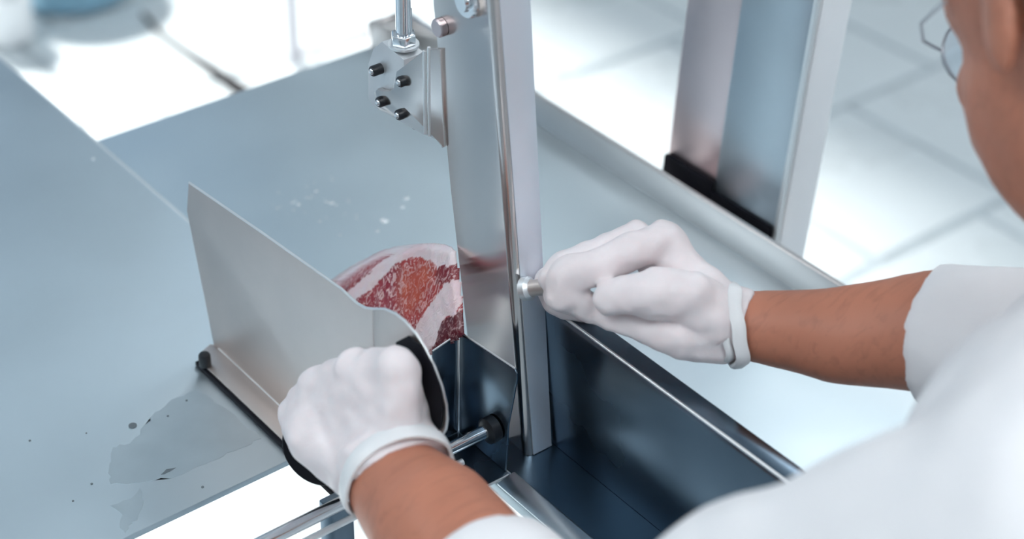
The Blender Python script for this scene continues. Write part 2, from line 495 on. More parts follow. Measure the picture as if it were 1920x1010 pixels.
# hub and stop disc at the top
bm = bmesh.new()
c = V((.0312, -.0225, .289)); tube(bm, [c, c + V((-.002, 0, 0)), c + V((-.0035, 0, 0)), c + V((-.0035, 0, 0)), c + V((-.006, 0, 0))], [.0098, .0098, .0088, .0055, .0050], 28)
obj('hub', bm, M['chrome'], col, smooth=True, label='round chrome hub')
bm = bmesh.new(); c = V((.0318, .003, .2625)); tube(bm, [c, c + V((-.0035, 0, 0)), c + V((-.0044, 0, 0))], [.0056, .0056, .0048], 24)
obj('stop_stud', bm, M['post_warm'], col, smooth=True)
# guide plates beside the column
PX = .0338
def yz(px, lst): return [(px, y, z) for y, z in lst]
bm = bmesh.new()
prism(bm, yz(PX, [(0.06697, 0.22530), (0.04449, 0.22266), (0.04573, 0.18062), (0.07835, 0.17386), (0.08394, 0.17818), (0.08269, 0.20320), (0.07632, 0.21698)]), (.0155, 0, 0))
obj('guide_block', bm, M['guide'], col, bevel=.0006)
bm = bmesh.new()
prism(bm, yz(PX - .0036, [(0.01767, 0.24228), (0.03995, 0.22139), (0.04724, 0.21460), (0.04968, 0.20771), (0.05101, 0.20126), (0.05560, 0.19735), (0.06244, 0.19465), (0.06815, 0.19358), (0.07116, 0.18999), (0.07100, 0.18102), (0.06650, 0.17931), (0.05285, 0.18071), (0.03945, 0.18171), (0.02138, 0.18315), (0.01436, 0.18500), (0.00795, 0.18585), (0.00372, 0.18419), (0.00215, 0.18273), (0.00002, 0.18486), (0.00314, 0.24847)]), (.0034, 0, 0))
obj('guide_plate', bm, M['guard'], col, bevel=.0005)
bm = bmesh.new()
tube(bm, [V((PX - .0036, *(0.01821, 0.24101))), V((PX - .0036, *(0.01811, 0.18544)))], .0013, 12)
tube(bm, [V((PX - .0036, *(0.01398, 0.24524))), V((PX - .0036, *(0.01435, 0.18575)))], .0010, 12)
obj('fold_highlight_bead', bm, M['pale_edge'], col, smooth=True)
def bolt(y, z, x=None, parent=col):
    x = PX - .0036 if x is None else x
    bm = bmesh.new()
    c = V((x, y, z))
    tube(bm, [c + V((.004, 0, 0)), c + V((-.0028, 0, 0)), c + V((-.0036, 0, 0))], [.0034, .0034, .0028], 18)
    o = obj('bolt', bm, M['blackmetal'], parent, smooth=True)
    bm = bmesh.new(); ball(bm, c + V((-.0034, 0, 0)), .0021, (.7, 1, 1))
    obj('bolt_tip', bm, M['chrome'], o, smooth=True, label='bright bolt tip')
for p in ((0.06871, 0.20630), (0.04024, 0.21153), (0.06274, 0.18742), (0.04259, 0.18770)):
    bolt(*p)
bolt(*(0.03953, 0.17905), x=PX + .006)
# clamping rod with hex nut
ry, rz = (0.05514, 0.22428); rz = (0.06697, 0.22530)[1] + .0046
bm = bmesh.new(); tube(bm, [(.0415, ry, rz - .002), (.0415, ry, GTOP)], .0047, 24)
obj('clamp_rod', bm, M['chrome'], col, smooth=True)
bm = bmesh.new(); tube(bm, [(.0415, ry, rz - .003), (.0415, ry, rz - .0025), (.0415, ry, rz + .0035), (.0415, ry, rz + .004)], [.0074, .0080, .0080, .0072], 6)
obj('hex_nut', bm, M['chrome'], col, bevel=.0004)
bm = bmesh.new(); tube(bm, [(.0415, ry, rz - .0045), (.0415, ry, rz - .003)], .0095, 24)
obj('washer', bm, M['pale_edge'], col, smooth=True)
bm = bmesh.new(); box(bm, .0494, .051, ry + .004, ry + .011, rz - .012, rz + .016)
obj('stop_tab', bm, M['post'], col, bevel=.0004)
# handle stub out of the column front edge
hs = V((.0345, -.0725, .121)); hdir = V((0.01037, -0.02462, 0.01280)).normalized()
bm = bmesh.new(); tube(bm, [hs, hs + hdir * .004, hs + hdir * .0045, hs + hdir * .006], [.0072, .0072, .0066, .0055], 20)
obj('handle_collar', bm, M['pale_edge'], col, smooth=True)
bm = bmesh.new(); tube(bm, [hs + hdir * .004, hs + hdir * .03], .0050, 20)
obj('handle_rod', bm, M['plate'], col, smooth=True)
bm = bmesh.new(); tube(bm, [hs + hdir * t_ for t_ in (.028, .031, .036, .040, .042)], [.006, .009, .009, .0085, .005], 20)
obj('handle_grip', bm, M['blackmetal'], col, smooth=True)

# ------------------------------------------------------------------ machine frame post behind the rim
post = empty('frame_post', (.35, .05, FZ), 'wide upright steel machine frame post behind the table rim, black at its foot', 'post')
def pl(y0, y1, z): s = -.055 * z; return y0 + s, y1 + s
PT = 1.25
def post_box(name, mat, x0, x1, y0, y1, z0, z1, bev=.0008, dx=0):
    a = pl(y0, y1, z0); b = pl(y0, y1, z1)
    bm = bmesh.new()
    hexa(bm, [(x0, a[0], z0), (x1, a[0], z0), (x1, a[1], z0), (x0, a[1], z0), (x0, b[0], z1), (x1 + dx, b[0], z1), (x1 + dx, b[1], z1), (x0, b[1], z1)])
    return obj(name, bm, mat, post, bevel=bev)
post_box('front_panel', M['post'], .331, .362, -.003, .0625, FZ, PT)
post_box('side_strip', M['post_warm'], .3335, .362, .0625, .117, FZ, PT)
post_box('highlight_bead', M['pale_edge'], .3303, .334, -.0055, -.0015, FZ, PT, .0006)  # pale bead drawing the corner's bright highlight line
post_box('side_panel', M['lit_white'], .334, .364, -.0075, -.0031, FZ, PT)
post_box('foot_block', M['black'], .3285, .3334, .0625, .1168, -.06, .0145)  # black block at the foot of the side strip
post_box('foot_band', M['black'], .3285, .3308, -.001, .0624, -.06, .008)  # black band at the foot of the front panel
# head housing that carries guard and rods, above the frame
head = empty('wheel_housing', (.2, 0, .78), 'steel head housing of the saw joining the post and the blade guard above', 'housing')
bm = bmesh.new(); box(bm, .02, .3290, -.09, .05, .782, 1.1); obj('housing', bm, M['post'], head, bevel=.004)
bm = bmesh.new(); box(bm, .012, .0198, -.08, .04, .80, 1.08); obj('door', bm, M['plate'], head, bevel=.002)

# ------------------------------------------------------------------ folded guard by the rod
fold = empty('folded_guard', (0, -.06, 0), 'small folded steel guard with two slanted faces between meat and column', 'guard')
T2 = .0012
gp = [(.0135, -.0405), (.0135, -.091)]
bm = bmesh.new()   # face along the column
prism(bm, [(.0115, -.0390, .0012), (.0115, -.0395, .0785), (.0115, -.0425, .0800), (.0115, -.0935, .0850), (.0115, -.0955, .0830), (.0115, -.0955, .078), (.0115, -.0885, .039), (.0115, -.0865, .0012)], (T2, 0, 0))
obj('long_face', bm, M['dark'], fold, bevel=.0003)
bm = bmesh.new()   # short face turning left
prism(bm, [(.0115, -.0390, .0012), (.0115, -.0395, .0785), (-.0080, -.0395, .0740), (-.0105, -.0395, .0012)], (0, .0012, 0))
obj('short_face', bm, M['dark'], fold, bevel=.0003)
bm = bmesh.new(); tube(bm, [(.0113, -.0393, .003), (.0113, -.0397, .0785)], .0016, 12)
obj('crease', bm, M['guard'], fold, smooth=True)
bm = bmesh.new(); tube(bm, [(.0121, -.0425, .0803), (.0121, -.0935, .0853)], .0006, 8)
tube(bm, [(.0118, -.0392, .0790), (-.0080, -.0390, .0744)], .0006, 8)
obj('top_edge', bm, M['pale_edge'], fold, smooth=True)
bm = bmesh.new(); box(bm, -.16, .0127, -.0905, -.0375, -.0005, .0012)
bm.free()
bm = bmesh.new(); box(bm, -.045, .0127, -.0895, -.0375, -.0006, .0010)
obj('base_plate', bm, M['dark'], fold, bevel=.0003)
bm = bmesh.new(); tube(bm, [(-.045, -.0898, .0006), (.0115, -.0898, .0006)], .0008, 8)
obj('base_edge', bm, M['pale_edge'], fold, smooth=True)

# ------------------------------------------------------------------ pusher plate
push = empty('pusher_plate', (-.07, .05, .0025), 'tall brushed steel pusher plate with a rounded end, held by the left glove', 'pusher')
Zt = .0025
yb = -.066   # from here on the plate is bent slightly towards the hand
def bend(y, z): return (-.0685 if y > yb else -.0685 - .02 * (yb - y), y, z)
outline = [(.124, .006), (.143, .104), (.137, .128), (.05, .1365), (-.034, .1435), (-.042, .1430), (-.050, .1425), (-.058, .1440), (-.0660, .1480)]
outl2 = [(-.0660, .1480), (-.077, .1545), (-.088, .1578), (-.097, .1583), (-.107, .1560), (-.116, .1510), (-.124, .1440), (-.1305, .1350), (-.1345, .1250), (-.1355, .1160), (-.1340, .1080), (-.1300, .1000), (-.122, .090), (-.112, .078), (-.100, .064), (-.090, .050), (-.0660, .030)]
bm = bmesh.new()
prism(bm, [bend(y, z) for y, z in outline + [(-.066, .03), (-.0655, .006)]], (.0014, 0, 0))
prism(bm, [bend(y - (.0001 if i in (0, len(outl2) - 1) else 0), z) for i, (y, z) in enumerate(outl2)], (.0014, 0, 0))
obj('plate', bm, M['plate'], push, bevel=.0003)
bm = bmesh.new()
tp = [bend(y, z) for y, z in outline[2:-1] + outl2[:13]]
tube(bm, [V(p) + V((.0007, 0, .0001)) for p in tp], .0008, 8)
obj('bright_edge', bm, M['pale_edge'], push, smooth=True)
bm = bmesh.new()     # foot flange
prism(bm, [(-.0846, .1175, .0062), (-.0846, -.06, .0062), (-.0672, -.06, .0062), (-.0672, .1235, .0062), (-.0700, .1265, .0062), (-.0800, .1225, .0062)], (0, 0, .0016))
obj('foot_flange', bm, M['plate'], push, bevel=.0005)
bm = bmesh.new(); tube(bm, [(-.0680, .118, .0084), (-.0680, -.06, .0084)], .0009, 8)
obj('weld_bead', bm, M['pale_edge'], push, smooth=True)
bm = bmesh.new(); box(bm, -.0866, -.066, -.06, .1180, Zt, .0062)
obj('glide_strip', bm, M['black'], push, bevel=.0006, label='black plastic glide strip')
c = (-0.08414, 0.10866, 0.00790)
c = V(c); bm = bmesh.new(); tube(bm, [c, c + V((0, 0, .0078)), c + V((0, 0, .0092)), c + V((0, 0, .0098))], [.0040, .0040, .0032, .0015], 20)
obj('stop_knob', bm, M['blackmetal'], push, smooth=True)
bm = bmesh.new()  # black crescent on the plate beside its rounded end
prism(bm, [(-0.07120, -0.09307, 0.14345), (-0.07120, -0.10470, 0.15480), (-0.07120, -0.11627, 0.15466), (-0.07120, -0.12570, 0.14904), (-0.07120, -0.13269, 0.13905), (-0.07120, -0.13589, 0.12472), (-0.07120, -0.13388, 0.11042), (-0.07120, -0.12497, 0.09308), (-0.07120, -0.10443, 0.10606)], (-.0015, 0, 0))
obj('black_crescent', bm, M['black'], push, bevel=.0006, label='black crescent behind the hand')
# black grip in the left fist with a flanged end
ga, gb = V((-0.07263, -0.09394, 0.10945)), V((-0.11575, -0.08008, 0.08575))
gd = (gb - ga).normalized()
bm = bmesh.new(); tube(bm, [ga, gb], .0115, 24); obj('grip', bm, M['black'], push, smooth=True)
g2 = V((-0.10000, -0.05586, 0.05873)); fd_ = V((-.75, -.45, .2)).normalized()
bm = bmesh.new(); tube(bm, [g2, g2 + fd_ * .001, g2 + fd_ * .0050, g2 + fd_ * .0062], [.0218, .0228, .0228, .0216], 36); obj('grip_flange', bm, M['black'], push, smooth=True)
bm = bmesh.new(); tube(bm, [ga + V((.0, 0, 0)), V((-.0686, ga.y + .004, ga.z))], .006, 16); obj('grip_stem', bm, M['black'], push, smooth=True)

# ------------------------------------------------------------------ meat
def meat():
    # cut face in its own plane; u runs right, v runs up across the face
    O = V((0.00305, 0.00994, 0.08006))
    A_ = V((0.00400, 0.07824, 0.04671)); B_ = V((0.02850, -0.01031, 0.11987)); C_ = V((0.00200, -0.03130, 0.07226))
    nrm = (B_ - A_).cross(C_ - A_).normalized()
    if nrm.dot(V((CAM)) - A_) < 0: nrm = -nrm
    u = (B_ - A_); u = (u - nrm * u.dot(nrm)).normalized(); v = nrm.cross(u)
    def hit(d):          # a viewing direction laid onto the face plane (used once to size the cut)
        d = V(d); return CAM + d * ((A_ - CAM).dot(nrm) / d.dot(nrm))
    return A_, u, v, nrm, hit
A_, mu, mv, mn, hit = meat()
OUT = [(0.42758, 0.69116, -0.59283), (0.44153, 0.68985, -0.58164), (0.45394, 0.68651, -0.57411), (0.46699, 0.68155, -0.56778), (0.47943, 0.67578, -0.56291), (0.48703, 0.67102, -0.56129), (0.49417, 0.66467, -0.56185), (0.49671, 0.66111, -0.56349), (0.49640, 0.65874, -0.56640), (0.49406, 0.65515, -0.57249), (0.49133, 0.64859, -0.58222), (0.48836, 0.64221, -0.59196), (0.48491, 0.63667, -0.60122), (0.48434, 0.63494, -0.60365), (0.47664, 0.63759, -0.60769), (0.46847, 0.64061, -0.61174), (0.46211, 0.64307, -0.61479), (0.44861, 0.64990, -0.61944), (0.43697, 0.65919, -0.61970), (0.42583, 0.67900, -0.60786)]
REG = {
 'strip': [(0.42685, 0.69021, -0.59454), (0.43750, 0.69045, -0.58463), (0.44554, 0.68775, -0.58035), (0.45554, 0.68370, -0.57577), (0.45839, 0.68252, -0.57450), (0.44378, 0.68543, -0.58449), (0.43202, 0.68717, -0.59322)],
 'fat': [(0.42531, 0.68816, -0.59820), (0.44029, 0.68822, -0.58457), (0.45565, 0.68383, -0.57553), (0.47097, 0.68187, -0.56382), (0.48276, 0.67771, -0.55776), (0.48889, 0.67347, -0.55690), (0.50351, 0.66071, -0.55778), (0.49765, 0.65446, -0.57000), (0.49403, 0.65560, -0.57201), (0.49103, 0.65756, -0.57256), (0.48788, 0.65833, -0.57457), (0.48679, 0.65985, -0.57386), (0.48601, 0.66375, -0.57026), (0.48352, 0.66639, -0.56959), (0.48171, 0.66893, -0.56842), (0.47959, 0.67106, -0.56798), (0.47558, 0.67316, -0.56928), (0.46873, 0.67645, -0.57185), (0.46201, 0.67744, -0.57684), (0.45478, 0.67775, -0.58304), (0.44573, 0.68060, -0.58808), (0.44302, 0.67949, -0.59176), (0.43462, 0.68073, -0.59800)],
 'small': [(0.48875, 0.66047, -0.57140), (0.49103, 0.65756, -0.57256), (0.49465, 0.65642, -0.57055), (0.49470, 0.65354, -0.57369), (0.49295, 0.65122, -0.57784), (0.48861, 0.65338, -0.57938), (0.48462, 0.65503, -0.58117), (0.48237, 0.65748, -0.58049), (0.48413, 0.65979, -0.57634)],
 'band': [(0.48835, 0.65402, -0.57891), (0.49295, 0.65122, -0.57784), (0.48996, 0.64531, -0.58709), (0.48480, 0.64244, -0.59494), (0.48084, 0.64560, -0.59503), (0.47590, 0.64451, -0.60070), (0.46971, 0.64225, -0.60882), (0.46567, 0.64284, -0.61181), (0.46075, 0.65114, -0.60708), (0.46550, 0.65346, -0.60021), (0.46995, 0.65341, -0.59624), (0.47615, 0.65371, -0.59030), (0.48359, 0.65366, -0.58361)],
 'dark': [(0.47766, 0.64682, -0.59655), (0.48433, 0.64281, -0.59495), (0.48743, 0.64296, -0.59198), (0.48826, 0.64011, -0.59438), (0.48104, 0.63058, -0.61146), (0.46684, 0.64191, -0.61178), (0.47123, 0.64278, -0.60685)],
}
def to2(lst):
    r = []
    for d in lst:
        p = hit(d) - A_; r.append((p.dot(mu), p.dot(mv)))
    return r
out2 = to2(OUT); reg2 = {k: to2(v) for k, v in REG.items()}
def inside(p, poly):
    x, y = p; c = False; n = len(poly)
    for i in range(n):
        x1, y1 = poly[i]; x2, y2 = poly[(i + 1) % n]
        if (y1 > y) != (y2 > y) and x < (x2 - x1) * (y - y1) / (y2 - y1) + x1: c = not c
    return c
def seg_dist(p, poly):
    best = 9; q = V((*p, 0))
    for i in range(len(poly)):
        a = V((*poly[i], 0)); b = V((*poly[(i + 1) % len(poly)], 0)); ab = b - a
        t_ = max(0, min(1, (q - a).dot(ab) / ab.length_squared)); best = min(best, (a + ab * t_ - q).length)
    return best
def build_meat():
    xs = [p[0] for p in out2]; ys = [p[1] for p in out2]
    # smooth the outline
    pts = out2
    for _ in range(2):
        q = []
        for i in range(len(pts)):
            a, b = pts[i], pts[(i + 1) % len(pts)]
            q += [(a[0] * .75 + b[0] * .25, a[1] * .75 + b[1] * .25), (a[0] * .25 + b[0] * .75, a[1] * .25 + b[1] * .75)]
        pts = q
    step = .0009
    bm = bmesh.new()
    x0, x1, y0, y1 = min(xs), max(xs), min(ys), max(ys)
    nx, ny = int((x1 - x0) / step) + 2, int((y1 - y0) / step) + 2
    grid = {}
    def P3(x, y, d): return A_ + mu * x + mv * y - mn * d
    for i in range(nx + 1):
        for j in range(ny + 1):
            p = (x0 + i * step, y0 + j * step)
            if inside(p, pts): grid[i, j] = p
    D = V((.12, .80, -.50)).normalized() * .052      # the block runs back from the cut
    vt = {}
    for k, p in grid.items():
        e = seg_dist(p, pts)
        rnd = .004 * (1 - min(1, e / .006)) ** 2
        bump = .0006 * noise.noise(V((*p, 0)) * 160) + .0012 * noise.noise(V((*p, 3)) * 45)
        vt[k] = bm.verts.new(P3(p[0], p[1], rnd + bump))
    faces = []
    for (i, j) in grid:
        q = [(i, j), (i + 1, j), (i + 1, j + 1), (i, j + 1)]
        if all(k in grid for k in q): faces.append(bm.faces.new([vt[k] for k in q]))
    for v_ in [v_ for v_ in bm.verts if not v_.link_faces]: bm.verts.remove(v_)
    # sides: extrude the boundary backwards in three rounded steps
    be = [e for e in bm.edges if len(e.link_faces) == 1]
    cen = A_ + mu * (x0 + x1) / 2 + mv * (y0 + y1) / 2
    cur = be
    for k, (f, sc) in enumerate(((.12, .0), (.35, .0), (.4, .02), (.13, .12))):
        r = bmesh.ops.extrude_edge_only(bm, edges=cur)
        nv = [g for g in r['geom'] if isinstance(g, bmesh.types.BMVert)]
        cur = [g for g in r['geom'] if isinstance(g, bmesh.types.BMEdge) and len(g.link_faces) == 1]
        cen = cen + D * f
        for q in nv:
            q.co += D * f
            q.co = cen + (q.co - cen) * (1 - sc)
            q.co.z = max(q.co.z, .0003)
    bmesh.ops.holes_fill(bm, edges=cur, sides=0)
    for q in bm.verts: q.co.z = max(q.co.z, .0003)
    bmesh.ops.smooth_vert(bm, verts=[q for q in bm.verts if any(e.is_boundary for e in q.link_edges)], factor=.5)
    me = bpy.data.meshes.new('meat')
    bmesh.ops.recalc_face_normals(bm, faces=bm.faces)
    bm.to_mesh(me); bm.free()
    A_o = to2([(0.47392, 0.66357, -0.58140)])[0]
    ca = me.color_attributes.new('tissue', 'FLOAT_COLOR', 'POINT')
    for i, v_ in enumerate(me.vertices):
        d = v_.co - A_
        p = (d.dot(mu), d.dot(mv)); depth = -d.dot(mn)
        j = (p[0] + .0012 * noise.noise(V((*p, 0)) * 300), p[1] + .0012 * noise.noise(V((*p, 7)) * 300))
        fat, dark, mar = 0., 0., 1.
        if inside(j, reg2['small']): dark, mar = .45, .6
        elif inside(j, reg2['band']): fat = 1
        elif inside(j, reg2['dark']): dark, mar = .85, .4
        elif inside(j, reg2['strip']): dark, mar = .3, .8
        elif inside(j, reg2['fat']): fat = 1
        o_ = A_o; od = math.hypot(p[0] - o_[0], (p[1] - o_[1])); org = max(0, min(1, 1.45 - od / .019))
        if mar == 1.: mar = 1 - .55 * org
        if depth > .006: fat, dark, mar = 1, 0, 0
        # the middle is fresher and more orange, the left side more marbled
        ca.data[i].color = (fat, dark, mar, org)
    me.shade_smooth()
    return me
mm = bpy.data.materials.new('raw_meat'); mm.use_nodes = True
nt = mm.node_tree; b = nt.nodes['Principled BSDF']
at = nt.nodes.new('ShaderNodeAttribute'); at.attribute_name = 'tissue'
sep = nt.nodes.new('ShaderNodeSeparateColor'); nt.links.new(at.outputs['Color'], sep.inputs[0])
tc = nt.nodes.new('ShaderNodeTexCoord')
mp = nt.nodes.new('ShaderNodeMapping'); mp.inputs['Rotation'].default_value = (.6, .5, .4); mp.inputs['Scale'].default_value = (1, 1.6, 1.0)
nt.links.new(tc.outputs['Object'], mp.inputs[0])
n1 = nt.nodes.new('ShaderNodeTexNoise'); n1.inputs['Scale'].default_value = 210; n1.inputs['Detail'].default_value = 3; n1.inputs['Distortion'].default_value = 1.6
nt.links.new(mp.outputs[0], n1.inputs['Vector'])
n2 = nt.nodes.new('ShaderNodeTexNoise'); n2.inputs['Scale'].default_value = 32; n2.inputs['Detail'].default_value = 2
nt.links.new(tc.outputs['Object'], n2.inputs['Vector'])
def mixc(fac, a, b_):
    x = nt.nodes.new('ShaderNodeMix'); x.data_type = 'RGBA'
    for s, vv in ((6, a), (7, b_)):
        if isinstance(vv, tuple): x.inputs[s].default_value = vv
        else: nt.links.new(vv, x.inputs[s])
    nt.links.new(fac, x.inputs[0]); return x.outputs[2]
def ramp(sock, a, b_):
    r = nt.nodes.new('ShaderNodeMapRange'); r.inputs[1].default_value = a; r.inputs[2].default_value = b_
    nt.links.new(sock, r.inputs[0]); return r.outputs[0]
def mul(a, b_):
    r = nt.nodes.new('ShaderNodeMath'); r.operation = 'MULTIPLY'; nt.links.new(a, r.inputs[0])
    nt.links.new(b_, r.inputs[1]) if not isinstance(b_, float) else setattr(r.inputs[1], 'default_value', b_)
    return r.outputs[0]
red = mixc(ramp(n2.outputs[0], .40, .60), (.30, .030, .055, 1), (.40, .045, .055, 1))
red = mixc(at.outputs['Alpha'], red, mixc(ramp(n2.outputs[0], .38, .62), (.62, .13, .06, 1), (.42, .045, .04, 1)))
red = mixc(sep.outputs[1], red, (.07, .004, .012, 1))
marb = mul(mul(ramp(n1.outputs[0], .50, .60), sep.outputs[2]), .92)
red = mixc(marb, red, (.78, .55, .55, 1))
fatc = mixc(ramp(n2.outputs[0], .35, .65), (.80, .72, .75, 1), (.78, .60, .63, 1))
colr = mixc(sep.outputs[0], red, fatc)
nt.links.new(colr, b.inputs['Base Color'])
b.inputs['Roughness'].default_value = .28
b.inputs['Subsurface Weight'].default_value = .15; b.inputs['Subsurface Scale'].default_value = .003
bp = nt.nodes.new('ShaderNodeBump'); bp.inputs['Strength'].default_value = .5; bp.inputs['Distance'].default_value = .0012
nt.links.new(n1.outputs[0], bp.inputs['Height']); nt.links.new(bp.outputs[0], b.inputs['Normal'])
mo = bpy.data.objects.new('meat_joint', build_meat()); COL.objects.link(mo)
mo.data.materials.append(mm)
tag(mo, 'raw marbled red meat joint with thick pale fat, behind the pusher plate against the column', 'meat')

# ------------------------------------------------------------------ the butcher
PB = V((.30, -.50, FZ))
man = empty('person', PB, 'person in a white coat and thin white gloves leaning over the saw from the right', 'person')
P = V
# joints, in metres from the saw corner
lw, lf1, lel = P((-0.10439, -0.14109, 0.08960)), P((-0.11035, -0.17924, 0.09433)), P((-0.13108, -0.35315, 0.10120))
rw, rf1, rf2, rel = P((0.10596, -0.17844, 0.12530)), P((0.13582, -0.22183, 0.13049)), P((0.17225, -0.26471, 0.14220)), P((0.20262, -0.35987, 0.16908))
lsh, rsh = P((-0.04780, -0.49431, 0.26467)), P((0.27530, -0.40609, 0.18374))
hc = P((0.17094, -0.32811, 0.36746))
nk = (lsh + rsh) / 2 + V((0, 0, .06))
# --- skin: head, neck, trunk core, both arms down into the gloves, one surface
F_ = (fwd * .99 - rgt * .08 - upv * .06).normalized()      # where he looks: at the cut, away from us
F_ = (F_ + V((0, 0, -.15))).normalized()
RT = F_.cross(V((0, 0, 1))).normalized(); UP = RT.cross(F_)
HM = Matrix((RT, F_, UP)).transposed()
def hp(x, y, z): return hc + HM @ V((x, y, z))
bm = bmesh.new()
ball(bm, hp(0, -.012, .028), .088, (.93, 1.12, 1.0), HM)
ball(bm, hp(0, .018, -.030), .074, (.90, .98, 1.12), HM)
ball(bm, hp(0, .045, -.078), .034, (1.1, .9, .8), HM)            # chin
cone(bm, hp(0, .088, .004), .008, hp(0, .108, -.030), .013)       # nose
for s in (-1, 1):
    ball(bm, hp(s * .073, -.045, -.018), .025, (.24, .65, 1.05), HM)   # ears
    ball(bm, hp(s * .034, .058, -.020), .024, None, HM)               # cheeks
    ball(bm, hp(s * .032, .078, .022), .018, (1.3, .6, .5), HM)       # brows
ball(bm, hp(0, .082, -.056), .014, (1.6, .6, .5), HM)                 # lips
cone(bm, hp(0, -.03, -.05), .056, nk + V((0, 0, .0)), .062)
chain(bm, [(nk, .062), ((lsh + nk) / 2, .05), (lsh, .045)]); chain(bm, [((rsh + nk) / 2, .05), (rsh, .045)])
cone(bm, nk - V((0, 0, .02)), .075, nk + V((.03, -.05, -.42)), .085)
fl = P((-0.10678, -0.38087, 0.19721))
chain(bm, [(lsh, .045), (fl, .030), (lel, .038), (lf1, .0345), (lw, .0285)])
chain(bm, [(rsh, .045), (rel, .042), (rf2, .0345), (rf1, .0268), (rw, .0192)])
cone(bm, lw, .0255, P((-0.09407, -0.09581, 0.09670)), .020); cone(bm, rw, .0192, P((0.09575, -0.15531, 0.13292)), .018)
me = fuse(bm, .0042, 3)
displace(me, .0012, 40)
me.materials.append(M['skin'])
body = link('body', me, None, man)
# eyes
for s in (-1, 1):
    bm = bmesh.new(); ball(bm, hp(s * .032, .077, .006), .012)
    obj('eye', bm, M['white'], man, smooth=True)
# hair round the back of the head
bm = bmesh.new(); ball(bm, hp(0, -.032, .022), .089, (.97, 1.02, .94), HM)
me = fuse(bm, .004, 2); 
bmh = bmesh.new(); bmh.from_mesh(me)
geo = [v_ for v_ in bmh.verts if (HM.transposed() @ (v_.co - hc)).y > -.062]
bmesh.ops.delete(bmh, geom=geo, context='VERTS')
bmh.to_mesh(me); bmh.free(); me.materials.append(M['hair'])
link('hair', me, None, man)
# glasses
gl = empty('glasses', man.location, None)
gl.parent = man; gl.location = (0, 0, 0)
def gpt(x, y, z): return hp(x, y, z)
bm = bmesh.new()
for s in (-1, 1):
    ring_ = [gpt(s * .030 + .022 * math.cos(a * PI / 12), .098 - .012 * abs(math.cos(a * PI / 12)) * .5, .006 + .020 * math.sin(a * PI / 12)) for a in range(25)]
    tube(bm, ring_, .0007, 8, cap=False)
    tube(bm, [gpt(s * .052, .095, .008), gpt(s * .066, .080, .009), gpt(s * .076, .05, .009), gpt(s * .081, .0, .004)], .0010, 8)
tube(bm, [gpt(-.008, .104, .01), gpt(.008, .104, .01)], .0012, 8)
obj('rim', bm, M['rimm'], gl, smooth=True)
bm = bmesh.new()
for s in (-1, 1):
    ring_ = [gpt(s * .030 + .0215 * math.cos(a * PI / 12), .096, .006 + .0195 * math.sin(a * PI / 12)) for a in range(24)]
    prism(bm, ring_, HM @ V((0, .0012, 0)))
obj('lens', bm, M['lens'], gl)

# --- coat
bm = bmesh.new()
dl = (lf1 - lel).normalized(); dr = (rf2 - rel).normalized()
lcuff = P((-0.12015, -0.22791, 0.10139)); rcuff = rf2 + (rel - rf2).normalized() * .0
cone(bm, lcuff, .044, lel, .060, 28, rounded=False); ball(bm, lel, .060)
fl = P((-0.10678, -0.38087, 0.19721))
chain(bm, [(lel, .060), (fl, .044), (lsh, .078)])
cone(bm, rcuff, .0372, rel, .056, 28, rounded=False); ball(bm, rel, .056)
cone(bm, rel, .056, rsh, .078, 28)
cone(bm, lsh, .080, nk - V((0, 0, .045)), .085); cone(bm, rsh, .080, nk - V((0, 0, .045)), .085)
tb = nk + V((.03, -.06, -.40))
side = (lsh - rsh).normalized()
for s in (-.09, 0, .09):
    cone(bm, nk + side * s - V((0, 0, .07)), .10, tb + side * s, .11)
    cone(bm, tb + side * s, .11, tb + side * s * 1.1 + V((0, -.01, -.38)), .12)
me = fuse(bm, .0048, 5)
displace(me, .009, 11, 3); displace(me, .003, 32, 1)
me.materials.append(M['cloth'])
link('coat', me, None, man)
# cuff hems
def hem(name, c, d, r, wdt, mat, parent, th=.0016, n=48, flat=1.0, wob=.0006, tilt=None):
    d, a, b_ = frame_of(d)
    bm = bmesh.new(); rows = []
    prof = [(-wdt / 2, 0), (-wdt / 2, th), (-wdt / 4, th * 1.5), (wdt / 4, th * 1.5), (wdt / 2, th), (wdt / 2, 0)]
    for k in range(n):
        t_ = 2 * PI * k / n
        e = a * math.cos(t_) + b_ * flat * math.sin(t_)
        w_ = wob * (math.sin(3 * t_ + 1) + .6 * math.sin(7 * t_))
        rows.append([bm.verts.new(V(c) + e * (r + q[1] + w_) + d * (q[0] + w_)) for q in prof])
    for k in range(n):
        A, B = rows[k], rows[(k + 1) % n]
        for i in range(len(prof)):
            j = (i + 1) % len(prof); bm.faces.new((A[i], A[j], B[j], B[i]))
    return obj(name, bm, mat, parent, smooth=True)
hem('sleeve_hem', rcuff + (rel - rf2).normalized() * .0085, rel - rf2, .0358, .017, M['cloth'], man, .0014)

